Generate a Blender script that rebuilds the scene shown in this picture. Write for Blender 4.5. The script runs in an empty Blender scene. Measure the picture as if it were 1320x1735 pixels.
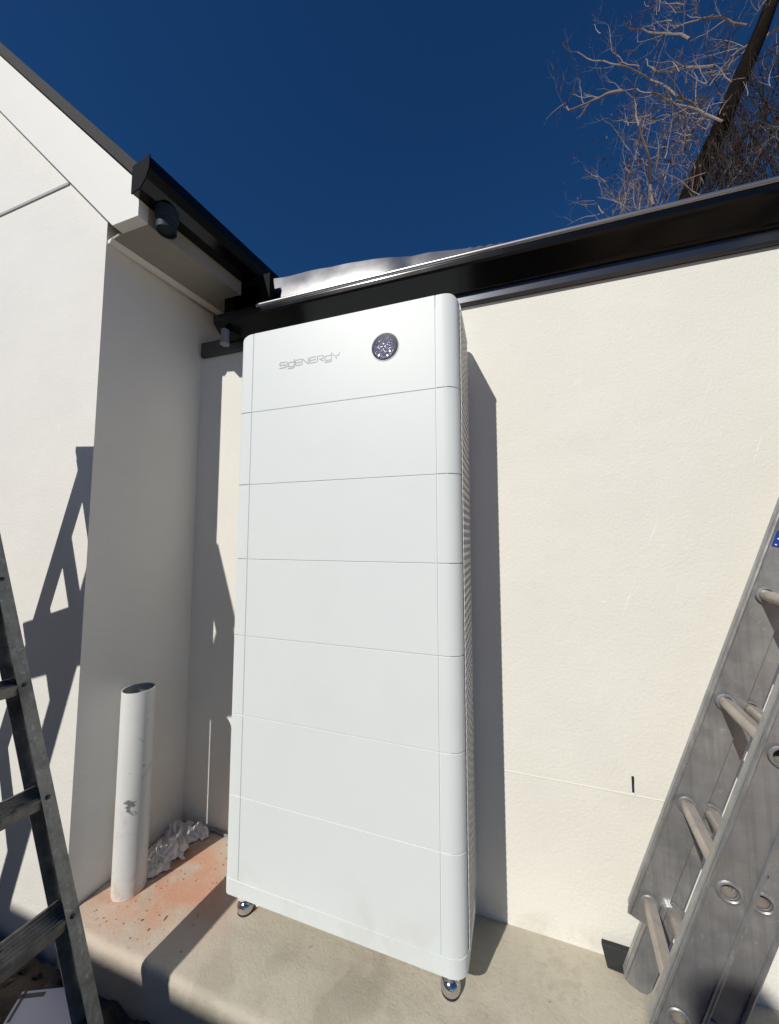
import bpy, bmesh, math, random
from mathutils import Vector, Matrix, noise
random.seed(11)
S = bpy.context.scene
COL = S.collection

# ------------------------------------------------------------------ camera
CAM = Vector((0.9227, -1.0615, 1.3047)); YAW = 0.3155; PITCH = 0.0732; FPX = 600.84
cd = bpy.data.cameras.new('camera'); cam = bpy.data.objects.new('camera', cd); COL.objects.link(cam)
cam.location = CAM; cam.rotation_euler = (math.pi/2 + PITCH, 0, YAW)
cd.sensor_fit = 'HORIZONTAL'; cd.sensor_width = 36; cd.lens = 36*FPX/1320
cd.clip_start = 0.02; cd.clip_end = 3000
S.camera = cam
# ------------------------------------------------------------------ world, sun, exposure
SUN = Vector((0.38, 1.0, -0.84)).normalized()
w = bpy.data.worlds.new('World'); S.world = w; w.use_nodes = True
nt = w.node_tree; nt.nodes.clear()
sky = nt.nodes.new('ShaderNodeTexSky'); sky.sky_type = 'NISHITA'; sky.sun_disc = False
sky.sun_elevation = math.asin(-SUN.z); sky.sun_rotation = math.radians(200.8)
sky.altitude = 600; sky.air_density = 1.0; sky.dust_density = 0.1; sky.ozone_density = 6.5
bg = nt.nodes.new('ShaderNodeBackground'); bg.inputs[1].default_value = 0.060
wo = nt.nodes.new('ShaderNodeOutputWorld')
hs_ = nt.nodes.new('ShaderNodeHueSaturation'); hs_.inputs['Saturation'].default_value = 1.20; hs_.inputs['Hue'].default_value = 0.5045
nt.links.new(sky.outputs[0], hs_.inputs['Color']); nt.links.new(hs_.outputs[0], bg.inputs[0]); nt.links.new(bg.outputs[0], wo.inputs[0])
sl = bpy.data.lights.new('sun', 'SUN'); sl.energy = 4.05; sl.angle = math.radians(0.53); sl.color = (1.0, 0.95, 0.87)
so = bpy.data.objects.new('sun', sl); COL.objects.link(so); so.rotation_euler = SUN.to_track_quat('-Z', 'Y').to_euler()
so.location = (-3, -8, 8)
S.view_settings.view_transform = 'Standard'; S.view_settings.look = 'None'
S.view_settings.exposure = 0; S.view_settings.gamma = 1; S.view_settings.use_curve_mapping = False
S.cycles.max_bounces = 12; S.cycles.diffuse_bounces = 8

# ------------------------------------------------------------------ helpers
_F = Vector((-math.sin(YAW)*math.cos(PITCH), math.cos(YAW)*math.cos(PITCH), math.sin(PITCH)))
_R = Vector((math.cos(YAW), math.sin(YAW), 0)); _U = _R.cross(_F)
def at(x, y, ax, val):
    """where the sight line through a photo pixel meets the plane  axis = val"""
    d = _F + _R*(x-660)/FPX - _U*(y-867.5)/FPX
    return CAM + d*((val-CAM[ax])/d[ax])

def tag(o, label=None, cat=None, group=None, kind=None):
    if label: o['label'] = label
    if cat: o['category'] = cat
    if group: o['group'] = group
    if kind: o['kind'] = kind
    return o
def empty(name, loc=(0, 0, 0)):
    o = bpy.data.objects.new(name, None); COL.objects.link(o); o.location = loc
    o.empty_display_size = 0.05
    return o
def link(name, me, mat, parent=None, smooth=False):
    o = bpy.data.objects.new(name, me); COL.objects.link(o)
    if mat is not None and not me.materials: me.materials.append(mat)
    if smooth:
        for p in me.polygons: p.use_smooth = True
        me.set_sharp_from_angle(angle=math.radians(38))
    if parent is not None:
        o.parent = parent
        # geometry is written in world space: undo the parents' offsets
        off = Vector((0, 0, 0)); p = parent
        while p: off += p.location; p = p.parent
        o.location = -off
    return o
def obj(name, bm, mat, parent=None, smooth=False):
    me = bpy.data.meshes.new(name)
    bmesh.ops.recalc_face_normals(bm, faces=bm.faces)
    bm.to_mesh(me); bm.free()
    return link(name, me, mat, parent, smooth)
def box(bm, lo, hi, bevel=0.0):
    vs = [bm.verts.new((x, y, z)) for x in (lo[0], hi[0]) for y in (lo[1], hi[1]) for z in (lo[2], hi[2])]
    fs = [bm.faces.new([vs[i] for i in f]) for f in ((0,1,3,2),(4,6,7,5),(0,4,5,1),(2,3,7,6),(0,2,6,4),(1,5,7,3))]
    if bevel:
        es = set(e for f in fs for e in f.edges)
        bmesh.ops.bevel(bm, geom=list(es), offset=bevel, segments=2, affect='EDGES', profile=0.6)
    return fs
def prism(bm, poly, vec, bevel=0.0, seg=2):
    """closed polygon (3-D points) swept along vec"""
    vec = Vector(vec)
    a = [bm.verts.new(p) for p in poly]; b = [bm.verts.new(Vector(p)+vec) for p in poly]
    n = len(poly); fs = [bm.faces.new(a), bm.faces.new(b[::-1])]
    for i in range(n): fs.append(bm.faces.new((a[i], a[(i+1) % n], b[(i+1) % n], b[i])))
    if bevel:
        es = set(e for f in fs for e in f.edges)
        bmesh.ops.bevel(bm, geom=list(es), offset=bevel, segments=seg, affect='EDGES', profile=0.6)
    return fs
def frame(d):
    d = Vector(d).normalized(); a = Vector((0, 0, 1)) if abs(d.z) < 0.9 else Vector((1, 0, 0))
    u = d.cross(a).normalized(); return u, d.cross(u).normalized()
def tube(bm, pts, rad, n=8, cap=True):
    pts = [Vector(p) for p in pts]; m = len(pts)
    if not hasattr(rad, '__len__'): rad = [rad]*m
    rings = []; u = None
    for i, p in enumerate(pts):
        d = (pts[min(i+1, m-1)]-pts[max(i-1, 0)])
        if d.length < 1e-9: d = Vector((0, 0, 1))
        d.normalize()
        if u is None: u, v = frame(d)
        else:
            u = (u - d*u.dot(d)).normalized(); v = d.cross(u)
        rings.append([bm.verts.new(p + (u*math.cos(2*math.pi*k/n) + v*math.sin(2*math.pi*k/n))*rad[i]) for k in range(n)])
    for a, b in zip(rings, rings[1:]):
        for k in range(n): bm.faces.new((a[k], a[(k+1) % n], b[(k+1) % n], b[k]))
    if cap:
        bm.faces.new(rings[0][::-1]); bm.faces.new(rings[-1])
def lathe(bm, axis_o, axis_d, prof, n=24, close=False):
    """prof: list of (radius, height along axis)"""
    o = Vector(axis_o); d = Vector(axis_d).normalized(); u, v = frame(d); rings = []
    for r, h in prof:
        rings.append([bm.verts.new(o + d*h + (u*math.cos(2*math.pi*k/n)+v*math.sin(2*math.pi*k/n))*max(r, 1e-5)) for k in range(n)])
    pr = list(zip(rings, rings[1:]))
    if close: pr.append((rings[-1], rings[0]))
    for a, b in pr:
        for k in range(n): bm.faces.new((a[k], a[(k+1) % n], b[(k+1) % n], b[k]))
def new(): return bmesh.new()

# ------------------------------------------------------------------ materials
def mat(name, col, rough=0.6, metal=0.0, spec=0.5, coat=0.0, var=0.0, var_scale=3.0, bump=None, stain=None, rough_var=0.0, streak=None):
    """bump: list of (scale, strength m, detail); stain: list of (colour, scale, threshold, softness, amount)"""
    m = bpy.data.materials.new(name); m.use_nodes = True; t = m.node_tree; N = t.nodes; L = t.links
    b = N['Principled BSDF']
    b.inputs['Roughness'].default_value = rough; b.inputs['Metallic'].default_value = metal
    b.inputs['Specular IOR Level'].default_value = spec; b.inputs['Coat Weight'].default_value = coat
    b.inputs['Coat Roughness'].default_value = 0.12
    g = N.new('ShaderNodeNewGeometry')
    cur = N.new('ShaderNodeRGB'); cur.outputs[0].default_value = (*col, 1); out = cur.outputs[0]
    def nz(scale, detail=4, rough_=0.55, dist=0.0):
        n = N.new('ShaderNodeTexNoise'); n.inputs['Scale'].default_value = scale; n.inputs['Detail'].default_value = detail
        n.inputs['Roughness'].default_value = rough_; n.inputs['Distortion'].default_value = dist
        L.new(g.outputs['Position'], n.inputs['Vector']); return n.outputs['Fac']
    def rng(src, a, b_, c, d):
        r = N.new('ShaderNodeMapRange'); r.inputs[1].default_value = a; r.inputs[2].default_value = b_
        r.inputs[3].default_value = c; r.inputs[4].default_value = d; L.new(src, r.inputs[0]); return r.outputs[0]
    def mixc(fac, a, c, mode='MIX'):
        x = N.new('ShaderNodeMix'); x.data_type = 'RGBA'; x.blend_type = mode
        if isinstance(fac, float): x.inputs[0].default_value = fac
        else: L.new(fac, x.inputs[0])
        L.new(a, x.inputs[6])
        if isinstance(c, tuple): x.inputs[7].default_value = (*c, 1)
        else: L.new(c, x.inputs[7])
        return x.outputs[2]
    if var:
        f = rng(nz(var_scale, 6, 0.6), 0.3, 0.7, 0, 1)
        out = mixc(f, out, tuple(c*(1-var) for c in col))
    for st in (stain or []):
        c, sc, th, so_, am = st[:5]
        f = rng(nz(sc, 5, 0.6, 0.4), th, th+so_, 0, am)
        if len(st) > 5:      # limited to a place: (centre, radii)
            (cx, cy, cz), (rx, ry, rz) = st[5]
            mp = N.new('ShaderNodeMapping'); mp.vector_type = 'TEXTURE'
            mp.inputs['Location'].default_value = (cx, cy, cz); mp.inputs['Scale'].default_value = (rx, ry, rz)
            L.new(g.outputs['Position'], mp.inputs['Vector'])
            ln = N.new('ShaderNodeVectorMath'); ln.operation = 'LENGTH'; L.new(mp.outputs[0], ln.inputs[0])
            k = rng(ln.outputs['Value'], 0.5, 1.15, 1, 0)
            mu = N.new('ShaderNodeMath'); mu.operation = 'MULTIPLY'; L.new(f, mu.inputs[0]); L.new(k, mu.inputs[1]); f = mu.outputs[0]
        out = mixc(f, out, c)
    if streak:           # drawn-metal streaks: (colour, amount, tilt in the xz plane)
        mp = N.new('ShaderNodeMapping'); mp.inputs['Rotation'].default_value = (0, streak[2], 0); mp.inputs['Scale'].default_value = (110, 110, 2.5)
        L.new(g.outputs['Position'], mp.inputs['Vector'])
        n = N.new('ShaderNodeTexNoise'); n.inputs['Scale'].default_value = 1.0; n.inputs['Detail'].default_value = 5; n.inputs['Roughness'].default_value = 0.65
        L.new(mp.outputs[0], n.inputs['Vector'])
        out = mixc(rng(n.outputs['Fac'], 0.48, 0.68, 0, streak[1]), out, streak[0])
    L.new(out, b.inputs['Base Color'])
    if rough_var:
        L.new(rng(nz(var_scale*2.3, 5), 0.3, 0.7, rough-rough_var, rough+rough_var), b.inputs['Roughness'])
    prev = None
    for sc, st, de in (bump or []):
        bn = N.new('ShaderNodeBump'); bn.inputs['Distance'].default_value = st; bn.inputs['Strength'].default_value = 1
        L.new(nz(sc, de, 0.5, 0.3), bn.inputs['Height'])
        if prev is not None: L.new(prev, bn.inputs['Normal'])
        prev = bn.outputs[0]
    if prev is not None: L.new(prev, b.inputs['Normal'])
    return m

RENDER_BUMP = [(110, 0.0012, 2), (6, 0.003, 2)]
M = {}
M['wall'] = mat('cream_render', (0.765, 0.752, 0.690), 0.85, var=0.05, var_scale=2.2, bump=RENDER_BUMP,
                stain=[((0.82, 0.81, 0.76), 14, 0.66, 0.08, 0.5), ((0.66, 0.64, 0.585), 1.7, 0.60, 0.2, 0.35), ((0.68, 0.665, 0.62), 5.5, 0.62, 0.1, 0.3), ((0.40, 0.36, 0.29), 9, 0.40, 0.3, 0.5, ((1.2, 0.3, -0.02), (1.6, 0.3, 0.09)))])
M['wall2'] = mat('white_render', (0.75, 0.745, 0.71), 0.85, var=0.05, var_scale=2.6, bump=[(110, 0.0010, 2), (7, 0.003, 2)],
                 stain=[((0.80, 0.80, 0.78), 17, 0.68, 0.05, 0.5), ((0.42, 0.30, 0.22), 3.0, 0.35, 0.5, 0.35, ((-0.53, 0.05, 0.0), (0.3, 0.45, 0.30)))])
M['trim'] = mat('painted_trim', (0.76, 0.755, 0.72), 0.5, var=0.03)
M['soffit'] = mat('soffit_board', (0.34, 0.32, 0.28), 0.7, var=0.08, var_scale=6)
M['groove'] = mat('joint_strip', (0.36, 0.37, 0.38), 0.5)
M['black'] = mat('black_colour_steel', (0.003, 0.003, 0.0035), 0.22, spec=0.30, coat=0.08, var=0.3, var_scale=5, rough_var=0.03)
M['bead'] = mat('black_gutter_bead', (0.42, 0.42, 0.43), 0.33, metal=1.0)
M['black_matt'] = mat('black_steel_dull', (0.005, 0.005, 0.006), 0.7, spec=0.1)
M['roofm'] = mat('weathered_black_capping', (0.022, 0.022, 0.023), 0.65, spec=0.2, var=0.4, var_scale=30, bump=[(60, 0.001, 3)])
M['flash'] = mat('dark_grey_flashing', (0.30, 0.30, 0.31), 0.30, metal=1.0, var=0.25, var_scale=4, rough_var=0.03, bump=[(4, 0.004, 1)])
M['fasc'] = mat('charcoal_fascia_steel', (0.11, 0.115, 0.125), 0.30, metal=0.95, var=0.1)
M['cab'] = mat('white_powder_coat', (0.715, 0.765, 0.765), 0.44, spec=0.35, var=0.02, var_scale=2, bump=[(900, 0.00006, 1)],
               stain=[((0.67, 0.715, 0.715), 3.5, 0.52, 0.2, 0.5), ((0.60, 0.59, 0.56), 30, 0.70, 0.03, 0.35), ((0.62, 0.60, 0.56), 7, 0.48, 0.2, 0.5, ((0.39, 0, 0.1), (0.6, 0.4, 0.16)))])
M['cab_core'] = mat('cabinet_core_grey', (0.74, 0.76, 0.755), 0.6)
M['grille'] = mat('grille_grey', (0.66, 0.65, 0.62), 0.5)
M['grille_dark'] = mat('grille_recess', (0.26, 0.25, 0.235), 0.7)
M['logo'] = mat('logo_grey_print', (0.34, 0.35, 0.35), 0.4)
M['chrome'] = mat('chrome_foot', (0.62, 0.62, 0.64), 0.12, metal=1.0)
M['lens'] = mat('black_glass_ring', (0.008, 0.014, 0.016), 0.08, coat=1.0)
M['facet'] = mat('faceted_reflector', (0.80, 0.77, 0.90), 0.22, metal=0.9)
M['alu'] = mat('scuffed_aluminium', (0.47, 0.475, 0.475), 0.42, metal=0.70, var=0.30, var_scale=9, streak=((0.26, 0.265, 0.275), 0.55, -0.323), rough_var=0.12, bump=[(220, 0.0002, 4)],
               stain=[((0.58, 0.58, 0.58), 70, 0.63, 0.04, 0.7), ((0.33, 0.335, 0.345), 24, 0.50, 0.18, 0.6), ((0.30, 0.31, 0.33), 4.5, 0.46, 0.2, 0.6), ((0.50, 0.46, 0.34), 6, 0.60, 0.15, 0.4)])
M['rung'] = mat('rung_aluminium', (0.52, 0.47, 0.42), 0.45, metal=0.45, var=0.22, var_scale=26, stain=[((0.30, 0.26, 0.23), 40, 0.58, 0.1, 0.5), ((0.66, 0.63, 0.60), 90, 0.66, 0.03, 0.6)], bump=[(150, 0.0003, 3)])
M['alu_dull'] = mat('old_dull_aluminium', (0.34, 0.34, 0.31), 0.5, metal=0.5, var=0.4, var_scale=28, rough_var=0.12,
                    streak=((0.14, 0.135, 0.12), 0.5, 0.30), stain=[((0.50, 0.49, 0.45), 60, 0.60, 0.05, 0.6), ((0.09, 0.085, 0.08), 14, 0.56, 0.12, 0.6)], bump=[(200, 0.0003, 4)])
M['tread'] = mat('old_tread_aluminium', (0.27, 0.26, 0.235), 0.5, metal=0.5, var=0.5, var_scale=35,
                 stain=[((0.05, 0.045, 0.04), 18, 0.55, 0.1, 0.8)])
M['rivet'] = mat('steel_rivet', (0.05, 0.05, 0.05), 0.4, metal=0.6)
M['rubber'] = mat('black_rubber', (0.015, 0.017, 0.018), 0.7)
M['pvc'] = mat('scuffed_pvc', (0.66, 0.67, 0.66), 0.35, var=0.05, var_scale=9,
               stain=[((0.07, 0.07, 0.075), 16, 0.64, 0.05, 0.8), ((0.16, 0.16, 0.16), 60, 0.72, 0.02, 0.6), ((0.40, 0.37, 0.33), 11, 0.60, 0.1, 0.35), ((0.55, 0.33, 0.22), 30, 0.45, 0.2, 0.6, ((-0.45, 0, 0.0), (0.2, 0.2, 0.10)))])
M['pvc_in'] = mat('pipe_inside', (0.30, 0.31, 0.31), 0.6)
M['grey_pvc'] = mat('blue_grey_pvc', (0.022, 0.036, 0.042), 0.6, spec=0.2)
M['white_pvc'] = mat('white_pvc', (0.20, 0.22, 0.23), 0.4)
M['slab'] = mat('trowelled_concrete', (0.50, 0.465, 0.375), 0.78, var=0.16, var_scale=3.5, rough_var=0.1,
                bump=[(14, 0.003, 5), (120, 0.0012, 4), (330, 0.0006, 2)],
                stain=[((0.47, 0.44, 0.375), 9, 0.58, 0.12, 0.35), ((0.34, 0.305, 0.24), 6.5, 0.52, 0.2, 0.5), ((0.53, 0.51, 0.46), 23, 0.71, 0.02, 0.45), ((0.34, 0.31, 0.25), 60, 0.52, 0.15, 0.35), ((0.22, 0.20, 0.16), 42, 0.66, 0.03, 0.5), ((0.58, 0.56, 0.51), 95, 0.68, 0.03, 0.5), ((0.29, 0.26, 0.20), 3.2, 0.55, 0.06, 0.4),
                       ((0.54, 0.46, 0.39), 5, 0.30, 0.15, 0.7, ((-0.25, 0.0, 0), (0.35, 0.32, 0.5))),
                       ((0.55, 0.30, 0.195), 9, 0.30, 0.28, 0.95, ((-0.36, 0.07, 0), (0.38, 0.22, 0.5))),
                       ((0.20, 0.085, 0.05), 9, 0.40, 0.15, 0.9, ((-0.50, 0.20, 0), (0.17, 0.26, 0.3))),
                       ((0.10, 0.07, 0.05), 75, 0.70, 0.02, 0.8, ((-0.3, 0.0, 0), (0.4, 0.3, 0.5)))])
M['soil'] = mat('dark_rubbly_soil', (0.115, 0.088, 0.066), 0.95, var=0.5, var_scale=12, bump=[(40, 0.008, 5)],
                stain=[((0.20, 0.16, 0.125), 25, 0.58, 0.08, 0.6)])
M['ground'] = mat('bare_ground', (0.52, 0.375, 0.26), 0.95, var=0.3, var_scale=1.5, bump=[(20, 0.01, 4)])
M['clod'] = mat('soil_clod', (0.125, 0.095, 0.072), 0.95, var=0.4, var_scale=20, bump=[(60, 0.004, 4)])
M['crumb'] = mat('orange_clay_crumb', (0.46, 0.25, 0.16), 0.95, var=0.4, var_scale=50)
M['plastic'] = mat('crumpled_white_plastic', (0.70, 0.66, 0.645), 0.35, spec=0.5)
M['sheet'] = mat('pale_lilac_board', (0.50, 0.50, 0.60), 0.5, var=0.06, var_scale=8)
M['sheet_edge'] = mat('dark_board_edge', (0.06, 0.055, 0.06), 0.6)
M['bark'] = mat('dark_bark', (0.012, 0.0095, 0.008), 0.95, spec=0.05, var=0.4, var_scale=8, bump=[(12, 0.03, 4)])
M['twig'] = mat('pale_dry_twig', (0.30, 0.255, 0.235), 0.85, spec=0.1, var=0.45, var_scale=2)
M['vine'] = mat('tangled_dry_vine', (0.050, 0.040, 0.036), 0.9, spec=0.05, var=0.6, var_scale=1.3)
M['leafd'] = mat('dead_brown_leaf', (0.13, 0.065, 0.05), 0.8, var=0.4, var_scale=5)
M['blue'] = mat('blue_sticker', (0.012, 0.05, 0.33), 0.35)
M['white'] = mat('white_print', (0.75, 0.77, 0.85), 0.4)
M['brick'] = mat('shade_wall_block', (0.42, 0.36, 0.29), 0.9, var=0.15, var_scale=3)
M['streak'] = mat('trowel_streak', (0.82, 0.815, 0.78), 0.75)
M['joint'] = mat('faint_joint', (0.75, 0.74, 0.68), 0.85)

# ------------------------------------------------------------------ ground
bm = new()
G = -0.17
vs = [bm.verts.new(p) for p in ((-900, -900, G-0.08), (900, -900, G-0.08), (900, 900, G-0.08), (-900, 900, G-0.08))]; bm.faces.new(vs)
tag(obj('ground', bm, M['ground']), kind='structure')
bm = new(); nx, ny = 230, 150; x0, x1, y0, y1 = -2.6, 1.7, -3.0, -0.172
grid = []
for j in range(ny+1):
    row = []
    for i in range(nx+1):
        t = (j/ny)**0.6; x = x0+(x1-x0)*i/nx; y = y0+(y1-y0)*t
        h = 0.030*noise.fractal(Vector((x*3, y*3, 0)), 1.0, 2.0, 5) + 0.020*noise.fractal(Vector((x*13, y*13, 4)), 0.8, 2.0, 4)
        h += 0.014*abs(noise.noise(Vector((x*30, y*30, 9))))
        e = min(1, (i/6), (nx-i)/6, j/4)
        row.append(bm.verts.new((x, y, G + 0.03 + h*e - 0.12*(1-e))))
    grid.append(row)
for j in range(ny):
    for i in range(nx): bm.faces.new((grid[j][i], grid[j][i+1], grid[j+1][i+1], grid[j+1][i]))
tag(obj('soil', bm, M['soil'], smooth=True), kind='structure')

# slab: rounded front arris, slightly wavy trowelled top
bm = new(); L = 340; prof = [(-0.170, G-0.05), (-0.173, -0.10), (-0.173, -0.05), (-0.1725, -0.025), (-0.170, -0.011), (-0.165, -0.004), (-0.156, -0.0005), (-0.148, 0.0)]
ys = [-0.12, -0.08, -0.03, 0.03, 0.1, 0.17, 0.24, 0.31]
rows = []
for i in range(L+1):
    x = -0.545 + 3.4*i/L; r = []
    for y, z in prof:
        r.append(bm.verts.new((x, y + 0.004*noise.noise(Vector((x*6, z*9, 1))) + 0.0022*noise.noise(Vector((x*45, z*60, 5))) + 0.0035*max(0, noise.noise(Vector((x*17, z*20, 8)))-0.25), z - (0.004*max(0, noise.noise(Vector((x*23, y*30, 2)))-0.2) if z > -0.02 else 0))))
    for y in ys: r.append(bm.verts.new((x, y, 0.0015*noise.noise(Vector((x*5, y*5, 3))))))
    rows.append(r)
for a, b in zip(rows, rows[1:]):
    for k in range(len(a)-1): bm.faces.new((a[k], b[k], b[k+1], a[k+1]))
tag(obj('concrete_slab', bm, M['slab'], smooth=True), kind='structure')

# crumbs of orange clay scattered over the left end of the slab: nobody could count them
def pebble(bm, c, r, seed, flat=0.6, sub=1):
    n0 = len(bm.verts)
    res = bmesh.ops.create_icosphere(bm, subdivisions=sub, radius=r)
    for v in res['verts']:
        k = 1 + 0.45*noise.noise(v.co*(1.3/r) + Vector((seed, 0, 0))) + (0.30*noise.noise(v.co*(4/r) + Vector((seed, 4, 0))) if sub > 1 else 0)
        v.co = Vector((v.co.x*k, v.co.y*k*0.85, v.co.z*k*flat)) + Vector(c)
bm = new()
for i in range(220):
    a = random.random()
    x = random.uniform(-0.51, -0.02); y = random.uniform(-0.14, 0.285)
    if random.random() > math.exp(-((x+0.45)/0.25)**2) + 0.25: continue
    r = random.choice((0.001, 0.0013, 0.0018, 0.0022, 0.003))
    pebble(bm, (x, y, r*0.35), r, i)
tag(obj('clay_crumbs', bm, M['crumb']), 'orange clay crumbs scattered on the left end of the slab', 'crumbs', kind='stuff')
bm = new()
for i in range(600):
    x = random.uniform(-1.0, 0.5); y = random.uniform(-0.60, -0.18)
    r = random.choice((0.003, 0.004, 0.004, 0.006, 0.006, 0.009, 0.013))
    pebble(bm, (x, y, G+0.030+r*0.3), r, i*3, 0.65, 2)
tag(obj('soil_clods', bm, M['clod']), 'loose brown clods of soil and rubble in front of the slab', 'rubble', kind='stuff')

# ------------------------------------------------------------------ back building
bb = tag(empty('outbuilding', (0.8, 0.3, 0)), 'cream rendered wall under a black gutter and roof behind the white cabinet', 'building')
bm = new(); nxx, nzz = 40, 20
box(bm, (-0.70, 0.300, -0.4), (4.2, 0.52, 2.24))
obj('wall', bm, M['wall'], bb)
bm = new()   # faint horizontal joint in the render
prism(bm, [(0.885, 0.300, 0.4925), (0.885, 0.2991, 0.495), (0.885, 0.300, 0.4985)], (1.9, 0, 0.0))
obj('render_joint', bm, M['joint'], bb)
for (ax_, ay_, bx_, by_, wd) in ((1117, 876, 1096, 930, 4), (1083, 965, 1048, 1062, 3), (1207, 640, 1192, 680, 3), (1184, 700, 1160, 745, 2), (1292, 735, 1276, 785, 4), (1024, 1150, 1002, 1215, 2)):
    a = at(ax_, ay_, 1, 0.2996); b = at(bx_, by_, 1, 0.2996); bm = new(); d = (b-a).normalized()*0.0; k = wd*0.0011; n_ = 14; L1 = []; L2 = []
    for i in range(n_+1):
        p = a.lerp(b, i/n_) + Vector((0.003*noise.noise(Vector((i*0.5, ax_, 0))), 0, 0)); h_ = k*(0.25+abs(noise.noise(Vector((i*0.8, ay_, 3)))))*math.sin(math.pi*(i+0.3)/(n_+0.6))
        L1.append(bm.verts.new(p+Vector((h_, 0, 0)))); L2.append(bm.verts.new(p-Vector((h_, 0, 0))))
    for i in range(n_): bm.faces.new((L1[i], L1[i+1], L2[i+1], L2[i]))
    obj('trowel_streak', bm, M['streak'], bb)
bm = new(); box(bm, (1.2845, 0.2972, 0.505), (1.291, 0.2995, 0.553)); sl_ = obj('wall_slot', bm, M['rubber'], bb)
bm = new(); box(bm, (1.2905, 0.2965, 0.500), (1.2945, 0.2990, 0.532)); obj('slot_tie', bm, M['white'], sl_)
# steel fascia below the gutter: a face with a small drip lip
bm = new()
prism(bm, [(-0.515, 0.299, 2.285), (-0.515, 0.282, 2.285), (-0.515, 0.282, 2.219), (-0.515, 0.287, 2.210), (-0.515, 0.299, 2.210)], (4.7, 0, 0), 0.0012)
obj('fascia', bm, M['fasc'], bb)
# gutter
gx0, gx1 = -0.355, 4.2
def gut_prof(x):
    return [(x, y, z) for y, z in ((0.1975, 2.330), (0.1990, 2.316), (0.204, 2.307), (0.213, 2.300), (0.230, 2.2875), (0.250, 2.2725), (0.264, 2.262), (0.270, 2.2565))]
bm = new()
pts = [(gx0, 0.214, 2.350), (gx0, 0.202, 2.350), (gx0, 0.1975, 2.345)] + gut_prof(gx0) + [(gx0, 0.279, 2.2535), (gx0, 0.279, 2.350), (gx0, 0.276, 2.350), (gx0, 0.276, 2.2575)] + \
      [(gx0, y+0.003, z+0.0028) for (_, y, z) in gut_prof(gx0)[::-1]] + [(gx0, 0.2005, 2.344), (gx0, 0.214, 2.3455)]
prism(bm, pts, (gx1-gx0, 0, 0))
g_ = obj('gutter', bm, M['black'], bb)
bm = new()
prism(bm, [(gx0-0.002, 0.1965, 2.351)] + [(gx0-0.002, y-0.001, z-0.001) for _, y, z in gut_prof(0)] + [(gx0-0.002, 0.2795, 2.252), (gx0-0.002, 0.2795, 2.351)], (0.003, 0, 0))
obj('gutter_end_cap', bm, M['black_matt'], g_)
bm = new()   # a second length of gutter lapped over the first
prism(bm, [(-0.115, 0.216, 2.3535), (-0.115, 0.2, 2.3535), (-0.115, 0.2, 2.3505), (-0.115, 0.216, 2.3505)], (4.3, 0, 0)); obj('gutter_bead', bm, M['black'], g_)
bm = new(); tube(bm, [(-0.114, 0.1985, 2.3440), (4.18, 0.1985, 2.3440)], 0.0088, 20); obj('bead_roll', bm, M['bead'], g_, True)
# outlet stub
bm = new(); c = at(381, 577, 1, 0.215); lathe(bm, (c.x, 0.215, 2.205), (0, 0, 1), [(0.0, 0), (0.021, 0), (0.021, 0.012), (0.018, 0.012), (0.018, 0.07)], 20)
obj('outlet_spout', bm, M['white_pvc'], bb, True)
# upstand flashing above the gutter, its top edge wandering, slightly buckled
sil = [(-0.40, 2.622), (-0.25, 2.612), (-0.10, 2.597), (0.10, 2.590), (0.29, 2.578), (0.45, 2.560), (0.56, 2.538), (0.64, 2.536), (0.80, 2.512), (0.98, 2.494), (1.12, 2.484), (1.25, 2.476), (1.6, 2.452), (4.2, 2.42)]
def silz(x):
    for (a, za), (b, zb) in zip(sil, sil[1:]):
        if a <= x <= b: return za+(zb-za)*(x-a)/(b-a)
    return sil[-1][1]
bm = new(); rows = []; x = -0.30
while x < 4.2:
    zt = silz(x)  + 0.003*noise.noise(Vector((x*9, 0, 0)))
    r = []
    for k in range(9):
        t = k/8; z = 2.315+(zt-2.315)*t + (0.0028*math.sin(x*150) if (k == 8 and x > 0.8) else 0)
        dent = -0.010*math.exp(-((x-0.50)/0.045)**2 - ((t-0.45)/0.35)**2)
        y = 0.335 + 0.030*t*t + 0.006*noise.noise(Vector((x*1.6, t*0.8, 2))) + dent
        r.append(bm.verts.new((x, y, z)))
    r.append(bm.verts.new((x, 0.345+0.030+0.02, zt+0.0015)))
    rows.append(r); x += 0.009
for a, b in zip(rows, rows[1:]):
    for k in range(len(a)-1): bm.faces.new((a[k], b[k], b[k+1], a[k+1]))
obj('flashing', bm, M['flash'], bb, True)
# roof sheeting behind
bm = new(); rows = []
for i in range(461):
    x = -0.45+4.6*i/460; h = 0.009*abs(math.sin(x*math.pi/0.076))
    rows.append([bm.verts.new((x, 0.380, silz(x)-0.02+h*0.5)), bm.verts.new((x, 3.4, silz(x)+0.08+h))])
for a, b in zip(rows, rows[1:]): bm.faces.new((a[0], b[0], b[1], a[1]))
obj('roof', bm, M['roofm'], bb, True)


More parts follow.
